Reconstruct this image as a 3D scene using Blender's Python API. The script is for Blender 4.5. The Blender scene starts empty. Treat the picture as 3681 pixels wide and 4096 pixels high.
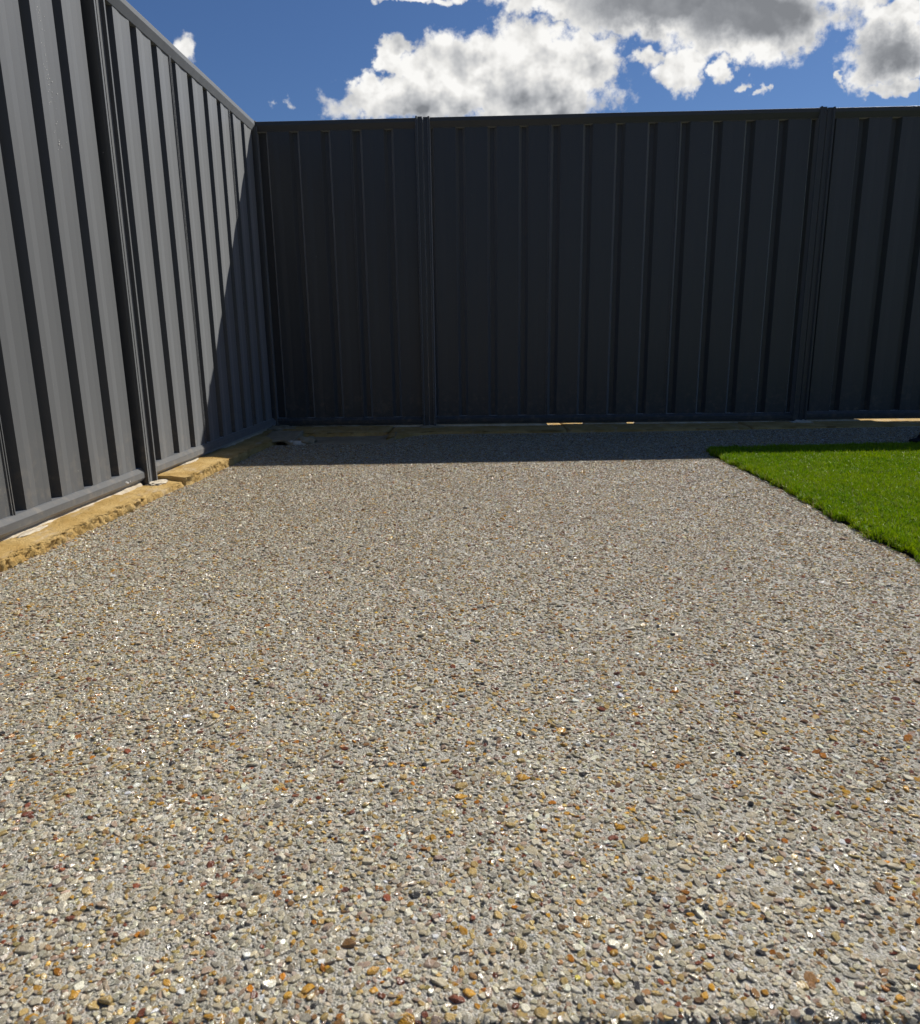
import bpy, bmesh, math, random
import numpy as np
from mathutils import Vector, Matrix, noise as mnoise

random.seed(7)
RNG = np.random.default_rng(11)
S = bpy.context.scene
COL = S.collection
PI = math.pi

# ------------------------------------------------------------------ camera
CAMH = 0.54683
r_ = Vector((0.99987515, 0.00782226, -0.01372929))
u_ = Vector((0.01155773, 0.23043952, 0.97301801))
w_ = Vector((-0.01077497, 0.97305521, -0.23032034))
cam = bpy.data.cameras.new('camera')
camo = bpy.data.objects.new('camera', cam)
COL.objects.link(camo)
m = Matrix((r_, u_, -w_)).transposed().to_4x4()
m.translation = Vector((0, 0, CAMH))
camo.matrix_world = m
cam.sensor_fit = 'HORIZONTAL'
cam.sensor_width = 36.0
cam.lens = 2909.85 / 3681 * 36.0
cam.clip_start = 0.05
cam.clip_end = 2000
cam.dof.use_dof = True
cam.dof.focus_distance = 1.75
cam.dof.aperture_fstop = 14
S.camera = camo
S.render.resolution_x = 920
S.render.resolution_y = 1024

S.view_settings.view_transform = 'Standard'
S.view_settings.look = 'None'
S.view_settings.exposure = 0.04
S.view_settings.gamma = 1.0
S.view_settings.use_curve_mapping = False

# ------------------------------------------------------------------ sun
SUNV = Vector((0.98, 1.0, 1.45)).normalized()        # towards the sun
sun = bpy.data.lights.new('sun', 'SUN')
sun.energy = 5.0
sun.angle = math.radians(0.53)
sun.color = (1.0, 0.95, 0.87)
suno = bpy.data.objects.new('sun', sun)
COL.objects.link(suno)
suno.rotation_euler = SUNV.to_track_quat('Z', 'Y').to_euler()
SUN_EL = math.asin(SUNV.z)
SUN_AZ = math.atan2(SUNV.x, SUNV.y)
SKY_STRENGTH = 0.05

# ------------------------------------------------------------------ node expression helper
class X:
    """tiny arithmetic wrapper over Math nodes"""
    def __init__(s, nt, sock): s.nt = nt; s.s = sock
    def _op(s, op, *a, clamp=False):
        n = s.nt.nodes.new('ShaderNodeMath'); n.operation = op; n.use_clamp = clamp
        for i, v in enumerate((s,) + a):
            if isinstance(v, X): s.nt.links.new(v.s, n.inputs[i])
            else: n.inputs[i].default_value = v
        return X(s.nt, n.outputs[0])
    def __add__(s, o): return s._op('ADD', o)
    __radd__ = __add__
    def __sub__(s, o): return s._op('SUBTRACT', o)
    def __rsub__(s, o): return s._op('MULTIPLY', -1.0)._op('ADD', o)
    def __mul__(s, o): return s._op('MULTIPLY', o)
    __rmul__ = __mul__
    def __truediv__(s, o): return s._op('DIVIDE', o)
    def max(s, o): return s._op('MAXIMUM', o)
    def min(s, o): return s._op('MINIMUM', o)
    def clamp(s): return s._op('ADD', 0.0, clamp=True)
    def smax(s, o, d): return s._op('SMOOTH_MAX', o, d)
    def step(s, a, b):
        n = s.nt.nodes.new('ShaderNodeMapRange'); n.interpolation_type = 'SMOOTHSTEP'
        s.nt.links.new(s.s, n.inputs['Value'])
        n.inputs['From Min'].default_value = a; n.inputs['From Max'].default_value = b
        return X(s.nt, n.outputs[0])

def ln(nt, a, b): nt.links.new(a.s if isinstance(a, X) else a, b)
def val(nt, v):
    n = nt.nodes.new('ShaderNodeValue'); n.outputs[0].default_value = v; return X(nt, n.outputs[0])
def noise(nt, vec, scale, detail=4, rough=0.5, dist=0.0):
    n = nt.nodes.new('ShaderNodeTexNoise')
    n.inputs['Scale'].default_value = scale; n.inputs['Detail'].default_value = detail
    n.inputs['Roughness'].default_value = rough; n.inputs['Distortion'].default_value = dist
    if vec is not None: ln(nt, vec, n.inputs['Vector'])
    return X(nt, n.outputs['Fac'])
def mixc(nt, f, a, b):
    n = nt.nodes.new('ShaderNodeMix'); n.data_type = 'RGBA'
    if isinstance(f, X): nt.links.new(f.s, n.inputs['Factor'])
    else: n.inputs['Factor'].default_value = f
    for v, k in ((a, 6), (b, 7)):
        if isinstance(v, (tuple, list)): n.inputs[k].default_value = (*v[:3], 1)
        else: nt.links.new(v, n.inputs[k])
    return n.outputs[2]
def combine(nt, x, y, z):
    n = nt.nodes.new('ShaderNodeCombineXYZ')
    for v, i in ((x, 0), (y, 1), (z, 2)):
        if isinstance(v, X): nt.links.new(v.s, n.inputs[i])
        else: n.inputs[i].default_value = v
    return n.outputs[0]
def vadd(nt, v, off):
    n = nt.nodes.new('ShaderNodeVectorMath'); n.operation = 'ADD'
    nt.links.new(v, n.inputs[0])
    if isinstance(off, tuple): n.inputs[1].default_value = off
    else: nt.links.new(off, n.inputs[1])
    return n.outputs[0]

# ------------------------------------------------------------------ world: clear blue sky with fair-weather cumulus
W = bpy.data.worlds.new('World'); S.world = W; W.use_nodes = True
W.cycles.sampling_method = 'MANUAL'; W.cycles.sample_map_resolution = 256
nt = W.node_tree; nt.nodes.clear()
out = nt.nodes.new('ShaderNodeOutputWorld'); bg = nt.nodes.new('ShaderNodeBackground')
ln(nt, bg.outputs[0], out.inputs[0])
sky = nt.nodes.new('ShaderNodeTexSky'); sky.sky_type = 'NISHITA'; sky.sun_disc = False
sky.sun_elevation = SUN_EL; sky.sun_rotation = SUN_AZ
sky.altitude = 0; sky.air_density = 1.0; sky.dust_density = 0.25; sky.ozone_density = 3.0
tc = nt.nodes.new('ShaderNodeTexCoord'); gen = tc.outputs['Generated']
sp = nt.nodes.new('ShaderNodeSeparateXYZ'); ln(nt, gen, sp.inputs[0])
dx, dy, dz = (X(nt, sp.outputs[i]) for i in range(3))
front = dy.step(0.12, 0.3)
gx = dx / dy.max(0.1); gz = dz / dy.max(0.1)
vec = combine(nt, gx, gz, 0.0)
wn = nt.nodes.new('ShaderNodeTexNoise'); wn.inputs['Scale'].default_value = 26.0; wn.inputs['Detail'].default_value = 4.0; wn.inputs['Roughness'].default_value = 0.6
ln(nt, vec, wn.inputs['Vector'])
wm = nt.nodes.new('ShaderNodeVectorMath'); wm.operation = 'MULTIPLY_ADD'
ln(nt, wn.outputs['Color'], wm.inputs[0]); wm.inputs[1].default_value = (0.075, 0.060, 0.0); wm.inputs[2].default_value = (-0.0375, -0.030, 0.0)
wvec = vadd(nt, vec, wm.outputs[0])
def blobs(gx, gz, L):
    acc = None
    for cx, cz, rx, rz, k in L:
        ma = nt.nodes.new('ShaderNodeVectorMath'); ma.operation = 'MULTIPLY_ADD'      # ((g - c) / r) * k
        nt.links.new(wvec, ma.inputs[0]); ma.inputs[1].default_value = (1 / rx, 1 / rz, 0); ma.inputs[2].default_value = (-cx / rx, -cz / rz, 0)
        le = nt.nodes.new('ShaderNodeVectorMath'); le.operation = 'LENGTH'; nt.links.new(ma.outputs[0], le.inputs[0])
        f = (k - X(nt, le.outputs['Value'])) * 1.15
        acc = f if acc is None else acc.smax(f, 0.12)
    return acc
WHITE = [(-0.084, 0.335, 0.026, 0.036, .95), (-0.110, 0.305, 0.055, 0.024, .8), (-0.048, 0.318, 0.050, 0.036, .95), (0.000, 0.322, 0.070, 0.042, 1.1), (0.083, 0.336, 0.058, 0.050, 1.1),
         (0.148, 0.328, 0.052, 0.042, 1.0), (-0.045, 0.290, 0.125, 0.026, 1.1), (0.092, 0.290, 0.092, 0.036, 1.15),
         (0.228, 0.334, 0.028, 0.026, .75), (0.268, 0.325, 0.036, 0.030, .95), (0.318, 0.322, 0.026, 0.022, .75), (0.350, 0.302, 0.014, 0.018, .65), (0.372, 0.300, 0.016, 0.020, .55), (0.463, 0.307, 0.014, 0.018, .30),
         (0.41, 0.352, 0.05, 0.022, .6), (0.34, 0.345, 0.07, 0.022, .7), (0.545, 0.298, 0.07, 0.016, .7),
         (0.105, 0.397, 0.080, 0.020, 1.0), (-0.06, 0.408, 0.09, 0.012, .75), (0.02, 0.410, 0.06, 0.014, .75),
         (-0.345, 0.350, 0.034, 0.040, .42), (-0.224, 0.294, 0.04, 0.022, .26), (0.535, 0.378, 0.06, 0.022, .85)]
GREY = [(0.245, 0.394, 0.120, 0.040, 1.2), (0.35, 0.382, 0.110, 0.045, 1.2), (0.30, 0.43, 0.19, 0.055, 1.3),
        (0.535, 0.337, 0.072, 0.040, 1.1), (0.60, 0.345, 0.07, 0.040, 1.0)]
nA = noise(nt, vec, 19.0, 8, 0.62); nL = noise(nt, vec, 7.0, 2, 0.5); nF = noise(nt, vec, 62.0, 4, 0.6)
def cloud(gx, gz, vec):
    wob = (nA - 0.5) * 1.7 + (nL - 0.5) * 0.4 + (nF - 0.5) * 0.5
    g0 = blobs(gx, gz, GREY)
    return blobs(gx, gz, WHITE) + wob, g0 + wob, g0 + (nL - 0.5) * 0.9 + (nA - 0.5) * 0.45
wD, gD, cD = cloud(gx, gz, vec)
vec2 = combine(nt, gx + 0.008, gz + 0.014, 0.0)
nS = noise(nt, vec, 13.0, 4, 0.55); nB = noise(nt, vec2, 13.0, 4, 0.55)
relief = (nS - nB) * 1.9 + (nA - 0.5) * 0.15
dens = wD.max(gD)
alpha_f = dens.step(-0.08, 0.36) * front
# elsewhere the same kind of broken cloud goes on
den2 = (dz + 0.22).max(0.05)
pv = combine(nt, dx / den2, dy / den2, 0.0)
gn = noise(nt, pv, 2.2, 5, 0.55)
outside = 1.0 - front * ((gx + 0.62).step(0.0, 0.12)) * (1.0 - (gx - 0.75).step(0.0, 0.12)) * (1.0 - (gz - 0.44).step(0.0, 0.08))
alpha_g = gn.step(0.63, 0.72) * outside * dz.step(0.02, 0.12)
alpha = alpha_f.max(alpha_g)
# colour of the cloud: white sunlit rims, grey cores and bases
core = (cD.step(0.0, 1.0)) * 0.70
low = (1.0 - (gz - 0.272).step(0.0, 0.055)) * 0.34 + wD.step(0.45, 1.1) * 0.20
grey = core.max(low * wD.step(0.0, 0.4)) * front + gn.step(0.6, 0.75) * 0.5 * outside
bright = ((1.0 - grey) * 0.88 + relief * (1.0 - core * 1.1)).max(0.24).min(0.94)
ccol = mixc(nt, (bright * 1.3).clamp(), (0.88, 0.95, 1.08), (1.0, 0.99, 0.965))
cm = nt.nodes.new('ShaderNodeVectorMath'); cm.operation = 'SCALE'
ln(nt, ccol, cm.inputs[0]); ln(nt, bright * (1.0 / SKY_STRENGTH), cm.inputs['Scale'])
tint = nt.nodes.new('ShaderNodeVectorMath'); tint.operation = 'MULTIPLY'
ln(nt, sky.outputs[0], tint.inputs[0]); tint.inputs[1].default_value = (0.76, 0.98, 1.32)
fin = mixc(nt, alpha, tint.outputs[0], cm.outputs[0])
ln(nt, fin, bg.inputs['Color']); bg.inputs['Strength'].default_value = SKY_STRENGTH

# ------------------------------------------------------------------ materials
def mat(name):
    m = bpy.data.materials.new(name); m.use_nodes = True
    nt = m.node_tree; b = nt.nodes['Principled BSDF']
    return m, nt, b
def objco(nt):
    g = nt.nodes.new('ShaderNodeTexCoord'); return g.outputs['Object']
def geopos(nt):
    g = nt.nodes.new('ShaderNodeNewGeometry'); return g.outputs['Position']
def bump(nt, b, h, strength, dist):
    n = nt.nodes.new('ShaderNodeBump'); n.inputs['Strength'].default_value = strength
    n.inputs['Distance'].default_value = dist
    ln(nt, h, n.inputs['Height']); ln(nt, n.outputs[0], b.inputs['Normal'])
def stretch(nt, v, s):
    n = nt.nodes.new('ShaderNodeMapping'); n.inputs['Scale'].default_value = s
    ln(nt, v, n.inputs['Vector']); return n.outputs[0]

def make_paint(name, base, rough=0.36):
    m, nt, b = mat(name)
    p = geopos(nt)
    streak = noise(nt, stretch(nt, p, (9, 9, 0.6)), 3.0, 4)
    blot = noise(nt, p, 2.3, 3)
    fine = noise(nt, p, 170, 2)
    speck = noise(nt, p, 95, 1).step(0.79, 0.83) * noise(nt, p, 4.0, 2).step(0.52, 0.68)
    f = (streak * 0.6 + blot * 0.4).step(0.3, 0.72)
    c = mixc(nt, f, tuple(x * 0.93 for x in base), tuple(x * 1.10 for x in base))
    c = mixc(nt, speck * 0.55, c, (0.42, 0.41, 0.39))
    sz = nt.nodes.new('ShaderNodeSeparateXYZ'); ln(nt, p, sz.inputs[0])
    dust = (1.0 - X(nt, sz.outputs[2]).step(0.02, 0.34)) * noise(nt, p, 26, 4, 0.65).step(0.45, 0.75) * 0.30
    c = mixc(nt, dust, c, (0.26, 0.20, 0.13))
    ln(nt, c, b.inputs['Base Color'])
    ln(nt, streak * 0.10 + fine * 0.06 + (rough - 0.08), b.inputs['Roughness'])
    b.inputs['Specular IOR Level'].default_value = 0.45
    b.inputs['Sheen Weight'].default_value = 0.58; b.inputs['Sheen Roughness'].default_value = 0.5; b.inputs['Sheen Tint'].default_value = (0.93, 0.97, 1.0, 1)
    b.inputs['Coat Weight'].default_value = 0.15; b.inputs['Coat Roughness'].default_value = 0.22
    bump(nt, b, fine * 0.10 + noise(nt, stretch(nt, p, (1, 1, 0.25)), 7.0, 2) * 3.0, 0.25, 0.002)
    return m
PAINT = make_paint('charcoal_paint', (0.0255, 0.0270, 0.0280), 0.56)

def make_limestone():
    m, nt, b = mat('limestone')
    p = geopos(nt)
    n1 = noise(nt, p, 9, 6, 0.6); n2 = noise(nt, p, 60, 4, 0.6); n3 = noise(nt, p, 320, 3, 0.6)
    c = mixc(nt, n1.step(0.32, 0.7), (0.46, 0.295, 0.095), (0.62, 0.44, 0.185))
    c = mixc(nt, n2.step(0.5, 0.78) * 0.55, c, (0.36, 0.19, 0.05))
    vo = nt.nodes.new('ShaderNodeTexVoronoi'); vo.inputs['Scale'].default_value = 75
    ln(nt, p, vo.inputs['Vector'])
    pit = 1.0 - X(nt, vo.outputs['Distance']).step(0.06, 0.22)
    pit = pit * noise(nt, p, 22, 2).step(0.52, 0.62)
    c = mixc(nt, pit * 0.75, c, (0.14, 0.085, 0.03))
    # chalky whitish residue in patches of its own
    ch = noise(nt, stretch(nt, p, (3, 1, 1)), 5.5, 5, 0.62).step(0.56, 0.70) * 0.5
    c = mixc(nt, ch, c, (0.60, 0.53, 0.42))
    ln(nt, c, b.inputs['Base Color']); b.inputs['Roughness'].default_value = 0.92
    b.inputs['Specular IOR Level'].default_value = 0.2
    bump(nt, b, n2 * 1.3 + n3 * 0.9 - pit * 1.5, 1.0, 0.005)
    return m
LIME = make_limestone()

def make_mortar(name, a, bcol):
    m, nt, b = mat(name)
    p = geopos(nt)
    n1 = noise(nt, p, 14, 5, 0.6); n2 = noise(nt, p, 130, 5, 0.65)
    ln(nt, mixc(nt, (n1 * 0.6 + n2 * 0.4).step(0.35, 0.65), a, bcol), b.inputs['Base Color'])
    b.inputs['Roughness'].default_value = 0.95; b.inputs['Specular IOR Level'].default_value = 0.2
    bump(nt, b, n2, 0.8, 0.004)
    return m
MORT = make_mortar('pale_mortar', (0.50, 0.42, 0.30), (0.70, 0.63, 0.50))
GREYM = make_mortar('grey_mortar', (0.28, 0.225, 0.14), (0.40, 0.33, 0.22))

def make_matrix():
    m, nt, b = mat('paving_cement')
    p = geopos(nt)
    big = noise(nt, p, 1.6, 4, 0.55); mid = noise(nt, p, 14, 4, 0.6)
    vo = nt.nodes.new('ShaderNodeTexVoronoi'); vo.inputs['Scale'].default_value = 330; ln(nt, p, vo.inputs['Vector'])
    vd = X(nt, vo.outputs['Distance'])
    sepc = nt.nodes.new('ShaderNodeSeparateColor'); ln(nt, vo.outputs['Color'], sepc.inputs[0])
    rnd = X(nt, sepc.outputs[0]); rnd2 = X(nt, sepc.outputs[1])
    c = mixc(nt, (big * 0.6 + mid * 0.4).step(0.35, 0.65), (0.325, 0.305, 0.245), (0.43, 0.408, 0.335))
    c = mixc(nt, rnd.step(0.72, 0.9) * 0.7, c, (0.60, 0.57, 0.52))
    c = mixc(nt, rnd2.step(0.86, 0.95) * 0.7, c, (0.25, 0.16, 0.08))
    ln(nt, c, b.inputs['Base Color'])
    b.inputs['Roughness'].default_value = 0.34
    b.inputs['Specular IOR Level'].default_value = 0.5
    h = (0.5 - vd) * 1.2 + noise(nt, p, 700, 1, 0.6) * 0.9
    bump(nt, b, h, 1.0, 0.0016)
    return m
MATRIX = make_matrix()

def pebble_material(name, colour=None):
    m, nt, b = mat(name)
    o = objco(nt)
    if colour is None:
        a = nt.nodes.new('ShaderNodeAttribute'); a.attribute_type = 'INSTANCER'; a.attribute_name = 'pcol'
        src = a.outputs['Color']
    else:
        oi = nt.nodes.new('ShaderNodeObjectInfo')
        src = mixc(nt, X(nt, oi.outputs['Random']) * 0.5, colour, tuple(min(1, c * 1.5 + .03) for c in colour))
    oi2 = nt.nodes.new('ShaderNodeObjectInfo')
    off = combine(nt, X(nt, oi2.outputs['Random']) * 37.0, 0.0, 0.0)
    ov = vadd(nt, o, off)
    band = noise(nt, stretch(nt, ov, (1, 1, 3)), 1.9, 2, 0.6)
    hs = nt.nodes.new('ShaderNodeHueSaturation'); hs.inputs['Saturation'].default_value = 1.12; hs.inputs['Value'].default_value = 0.78
    ln(nt, src, hs.inputs['Color'])
    c = mixc(nt, band.step(0.42, 0.62), hs.outputs[0], src)
    # cement smeared on some stones
    film = noise(nt, ov, 2.6, 3, 0.7).step(0.60, 0.74)
    c = mixc(nt, film * 0.6, c, (0.44, 0.41, 0.36))
    ln(nt, c, b.inputs['Base Color'])
    ln(nt, film * 0.42 + band * 0.08 + 0.09, b.inputs['Roughness'])
    b.inputs['Coat Weight'].default_value = 0.0
    b.inputs['Specular IOR Level'].default_value = 0.7
    b.inputs['Subsurface Weight'].default_value = 0.0
    bump(nt, b, noise(nt, ov, 5.0, 2, 0.65) * 1.0, 0.35, 0.5)
    return m
PEB = pebble_material('pebble_aggregate')

def make_grass():
    m, nt, b = mat('grass_blade')
    a = nt.nodes.new('ShaderNodeAttribute'); a.attribute_type = 'INSTANCER'; a.attribute_name = 'gcol'
    bl = nt.nodes.new('ShaderNodeAttribute'); bl.attribute_type = 'GEOMETRY'; bl.attribute_name = 'blade'
    sepb = nt.nodes.new('ShaderNodeSeparateColor'); ln(nt, bl.outputs['Color'], sepb.inputs[0])
    f = X(nt, sepb.outputs[0]); dry = X(nt, sepb.outputs[1])
    c1 = mixc(nt, f, (0.115, 0.235, 0.002), (0.225, 0.410, 0.003))
    c1 = mixc(nt, X(nt, a.outputs['Fac']), c1, (0.320, 0.440, 0.003))
    c1 = mixc(nt, dry.step(0.93, 0.95) * 0.8, c1, (0.34, 0.30, 0.12))
    ln(nt, c1, b.inputs['Base Color'])
    b.inputs['Roughness'].default_value = 0.45
    b.inputs['Specular IOR Level'].default_value = 0.2
    tr = nt.nodes.new('ShaderNodeBsdfTranslucent')
    ln(nt, c1, tr.inputs['Color'])
    mx = nt.nodes.new('ShaderNodeMixShader'); mx.inputs[0].default_value = 0.28
    ln(nt, b.outputs[0], mx.inputs[1]); ln(nt, tr.outputs[0], mx.inputs[2])
    ln(nt, mx.outputs[0], nt.nodes['Material Output'].inputs[0])
    return m
GRASS = make_grass()

def plain(name, c, rough=0.8, spec=0.3, nscale=40, amp=0.25, bmp=0.3):
    m, nt, b = mat(name)
    n = noise(nt, geopos(nt), nscale, 5, 0.6)
    ln(nt, mixc(nt, n.step(0.3, 0.7), tuple(x * (1 - amp) for x in c), tuple(min(1, x * (1 + amp)) for x in c)), b.inputs['Base Color'])
    b.inputs['Roughness'].default_value = rough; b.inputs['Specular IOR Level'].default_value = spec
    bump(nt, b, n, bmp, 0.004)
    return m
SOIL = plain('dark_soil', (0.035, 0.040, 0.015), 0.95, 0.1, 60, 0.5, 0.8)
SAND = plain('sand', (0.52, 0.42, 0.28), 0.95, 0.1, 25, 0.2, 0.6)
CONC = plain('plain_concrete', (0.34, 0.33, 0.30), 0.85, 0.2, 60, 0.15, 0.3)
PVC = plain('pipe_plastic', (0.55, 0.53, 0.46), 0.4, 0.5, 30, 0.15, 0.1)
RUBBER = plain('black_rubber', (0.012, 0.012, 0.013), 0.6, 0.3, 90, 0.3, 0.2)
DRY = plain('dry_stalk', (0.20, 0.20, 0.07), 0.6, 0.3, 200, 0.3, 0.1)
SPLASH = plain('white_splash', (0.75, 0.74, 0.70), 0.8, 0.2, 100, 0.1, 0.3)

# ------------------------------------------------------------------ object helpers
def mesh_obj(name, verts, faces, material, parent=None, smooth=False):
    me = bpy.data.meshes.new(name); me.from_pydata([tuple(v) for v in verts], [], faces); me.update()
    me.materials.append(material)
    if smooth:
        me.polygons.foreach_set('use_smooth', [True] * len(me.polygons))
    o = bpy.data.objects.new(name, me); COL.objects.link(o)
    if parent: o.parent = parent
    return o
def bm_obj(name, bm, material, parent=None, smooth=False):
    me = bpy.data.meshes.new(name)
    bmesh.ops.recalc_face_normals(bm, faces=bm.faces)
    bm.to_mesh(me); bm.free(); me.materials.append(material)
    if smooth: me.polygons.foreach_set('use_smooth', [True] * len(me.polygons))
    o = bpy.data.objects.new(name, me); COL.objects.link(o)
    if parent: o.parent = parent
    return o
def empty(name, loc=(0, 0, 0), rz=0):
    o = bpy.data.objects.new(name, None); COL.objects.link(o)
    o.location = loc; o.rotation_euler = (0, 0, rz); o.empty_display_size = 0.1
    return o
def tag(o, label=None, cat=None, group=None, kind=None):
    if label: o['label'] = label
    if cat: o['category'] = cat
    if group: o['group'] = group
    if kind: o['kind'] = kind
    return o
def prism(bm, prof, axis_fn, s0, s1):
    """closed profile polygon extruded between parameters s0 and s1; axis_fn(a, b, s) -> point"""
    v0 = [bm.verts.new(axis_fn(a, b, s0)) for a, b in prof]
    v1 = [bm.verts.new(axis_fn(a, b, s1)) for a, b in prof]
    n = len(prof)
    for i in range(n):
        bm.faces.new((v0[i], v0[(i + 1) % n], v1[(i + 1) % n], v1[i]))
    bm.faces.new(v0); bm.faces.new(v1[::-1])

def pav_z(x): return -0.027 + 0.007 * x

# ------------------------------------------------------------------ setting: ground
def slab(name, x0, y0, x1, y1, z0, z1, material):
    bm = bmesh.new(); bmesh.ops.create_cube(bm, size=1)
    for v in bm.verts:
        v.co = Vector((x0 if v.co.x < 0 else x1, y0 if v.co.y < 0 else y1, z0 if v.co.z < 0 else z1))
    return bm_obj(name, bm, material)
gr = mesh_obj('ground', [(-400, -400, -0.30), (400, -400, -0.30), (400, 400, -0.30), (-400, 400, -0.30)], [(0, 1, 2, 3)], SAND)
tag(gr, 'sandy ground running out beyond the fences', kind='structure')
ng = slab('sand_bed', -9, 5.02, 14, 24, -0.29, -0.012, SAND)
tag(ng, 'sunlit pale sand beyond the back fence, seen as a bright sliver under it', kind='structure')
lf = slab('lower_floor', -6, -6, 8, 0.52, -0.29, -0.21, CONC)
tag(lf, 'plain concrete floor a step below the pebble paving', kind='structure')

# left limestone wall front line (foot) and paving outline
def foot_x(y): return -1.246 + 0.045 * (y - 1.85)
EDGE_Y = 0.506
def lawn_x(y):
    pts = [(-0.5, 1.145), (1, 1.145), (1.74, 1.146), (2.25, 1.153), (2.6, 1.181), (3, 1.194), (3.38, 1.192), (3.53, 1.186), (3.63, 1.205), (3.68, 1.29)]
    for (a, b), (c, d) in zip(pts, pts[1:]):
        if y <= c: return b + (d - b) * (y - a) / (c - a)
    return pts[-1][1]
def back_y(x):
    pts = [(-1.4, 4.175), (-0.50, 4.185), (-0.44, 4.30), (-0.34, 4.47), (-0.2, 4.54), (0.4, 4.49), (1.2, 4.46), (2.3, 4.455), (4, 4.44), (7, 4.42)]
    for (a, b), (c, d) in zip(pts, pts[1:]):
        if x <= c: return b + (d - b) * (x - a) / (c - a)
    return pts[-1][1]

paving = empty('paving', (0, 2.5, -0.045))
tag(paving, kind='structure', label='exposed aggregate paving of small mixed pebbles in pale cement')
inv = Matrix.Translation((0, -2.5, 0.045))
def L(p): return inv @ Vector(p)
def paving_surface():
    vs = []; fs = []
    ys = [EDGE_Y + 0.012 + (3.68 - EDGE_Y - 0.012) * i / 40 for i in range(41)]
    # main sheet
    for y in ys:
        xl = foot_x(y) - 0.06; xr = lawn_x(y)
        for k in range(13):
            x = xl + (xr - xl) * k / 12; vs.append(L((x, y, pav_z(x))))
    for i in range(40):
        for k in range(12):
            a = i * 13 + k; fs.append((a, a + 1, a + 14, a + 13))
    # rounded nose and front face
    base = len(vs)
    for j in range(7):
        t = j / 5 * PI / 2
        for k in range(13):
            x0 = foot_x(EDGE_Y) - 0.06; x = x0 + (lawn_x(EDGE_Y) - x0) * k / 12
            if j < 6: y = EDGE_Y + 0.012 - 0.012 * math.sin(t); z = pav_z(x) - 0.012 + 0.012 * math.cos(t)
            else: y = EDGE_Y; z = -0.215
            vs.append(L((x, y, z)))
    for j in range(6):
        for k in range(12):
            a = base + j * 13 + k; fs.append((a, a + 13, a + 14, a + 1))
    # back strip, its near border follows the lawn
    base = len(vs); n = 60
    y0 = 3.68
    for i in range(n + 1):
        x = -1.30 + 8.3 * i / n
        vs.append(L((x, y0, pav_z(x)))); vs.append(L((x, back_y(x) + (0.0 if x < -0.42 else 0.03), pav_z(x))))
    for i in range(n):
        a = base + 2 * i; fs.append((a, a + 2, a + 3, a + 1))
    return mesh_obj('cement_bed', vs, fs, MATRIX, paving)
paving_surface()

# ------------------------------------------------------------------ pebbles
def pebble_mesh(seed, sub=2, cuts=9):
    rr = random.Random(seed)
    bm = bmesh.new(); bmesh.ops.create_icosphere(bm, subdivisions=sub, radius=1)
    planes = []
    for _ in range(cuts):
        n = Vector((rr.gauss(0, 1), rr.gauss(0, 1), rr.gauss(0, 1) * .8)).normalized()
        planes.append((n, rr.uniform(0.52, 0.84)))
    planes.append((Vector((rr.uniform(-.35, .35), rr.uniform(-.35, .35), 1)).normalized(), rr.uniform(0.38, 0.62)))
    off = Vector((rr.uniform(0, 99), 0, 0))
    for v in bm.verts:
        p = v.co.copy()
        for n, d in planes:
            e = p.dot(n) - d
            if e > 0: p -= n * e * 0.985
        p *= 1 + 0.06 * mnoise.noise(p * 1.7 + off)
        v.co = p
    me = bpy.data.meshes.new('pebble'); bm.to_mesh(me); bm.free()
    me.polygons.foreach_set('use_smooth', [True] * len(me.polygons))
    return me
NV = 16
source = bpy.data.collections.new('pebble_shapes')
pmesh = []
for i in range(NV):
    me = pebble_mesh(100 + i, 3, 8 + i % 6); pmesh.append(me)
    mi = me.copy(); mi.materials.append(PEB)
    o = bpy.data.objects.new('pebble_shape_%02d' % i, mi); source.objects.link(o)

PAL = [((0.52, 0.485, 0.41), 27), ((0.43, 0.41, 0.36), 20), ((0.31, 0.305, 0.29), 8), ((0.74, 0.72, 0.67), 12), ((0.50, 0.385, 0.20), 13),
       ((0.40, 0.315, 0.275), 8), ((0.52, 0.31, 0.085), 4.8), ((0.42, 0.18, 0.04), 1.5), ((0.20, 0.075, 0.050), 2.4), ((0.045, 0.045, 0.05), 1.6),
       ((0.40, 0.335, 0.17), 3), ((0.30, 0.185, 0.10), 4.5)]
PC = np.array([c for c, _ in PAL]) * np.array([0.99, 0.925, 0.77]); PW = np.array([w for _, w in PAL], float); PW /= PW.sum()
def inside(x, y):
    """points that lie on the pebble paving"""
    fx = -1.246 + 0.045 * (y - 1.85) - 0.004
    lx = np.interp(y, [-0.5, 1.0, 1.74, 2.25, 2.6, 3.0, 3.38, 3.53, 3.63, 3.68], [1.145, 1.145, 1.146, 1.153, 1.181, 1.194, 1.192, 1.186, 1.205, 1.29])
    by = np.interp(x, [-1.4, -0.50, -0.44, -0.34, -0.2, 0.4, 1.2, 2.3, 4, 7], [4.175, 4.185, 4.30, 4.47, 4.54, 4.49, 4.46, 4.455, 4.44, 4.42])
    return (x > fx) & (y < by) & (y > EDGE_Y + 0.004) & ((x < lx) | (y > 3.68))
def jgrid(cell, x0, x1, y0, y1, jit=0.48):
    nx = int((x1 - x0) / cell); ny = int((y1 - y0) / cell)
    gx, gy = np.meshgrid(np.arange(nx), np.arange(ny)); gx = gx.ravel(); gy = gy.ravel()
    x = x0 + (gx + 0.5 + 0.5 * (gy % 2) + RNG.uniform(-jit, jit, gx.size)) * cell
    y = y0 + (gy + 0.5 + RNG.uniform(-jit, jit, gx.size)) * cell
    return x, y
X0, X1, Y0, Y1 = -1.36, 4.2, 0.50, 4.60
bx_, by_ = jgrid(0.0150, X0, X1, Y0, Y1)
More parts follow.
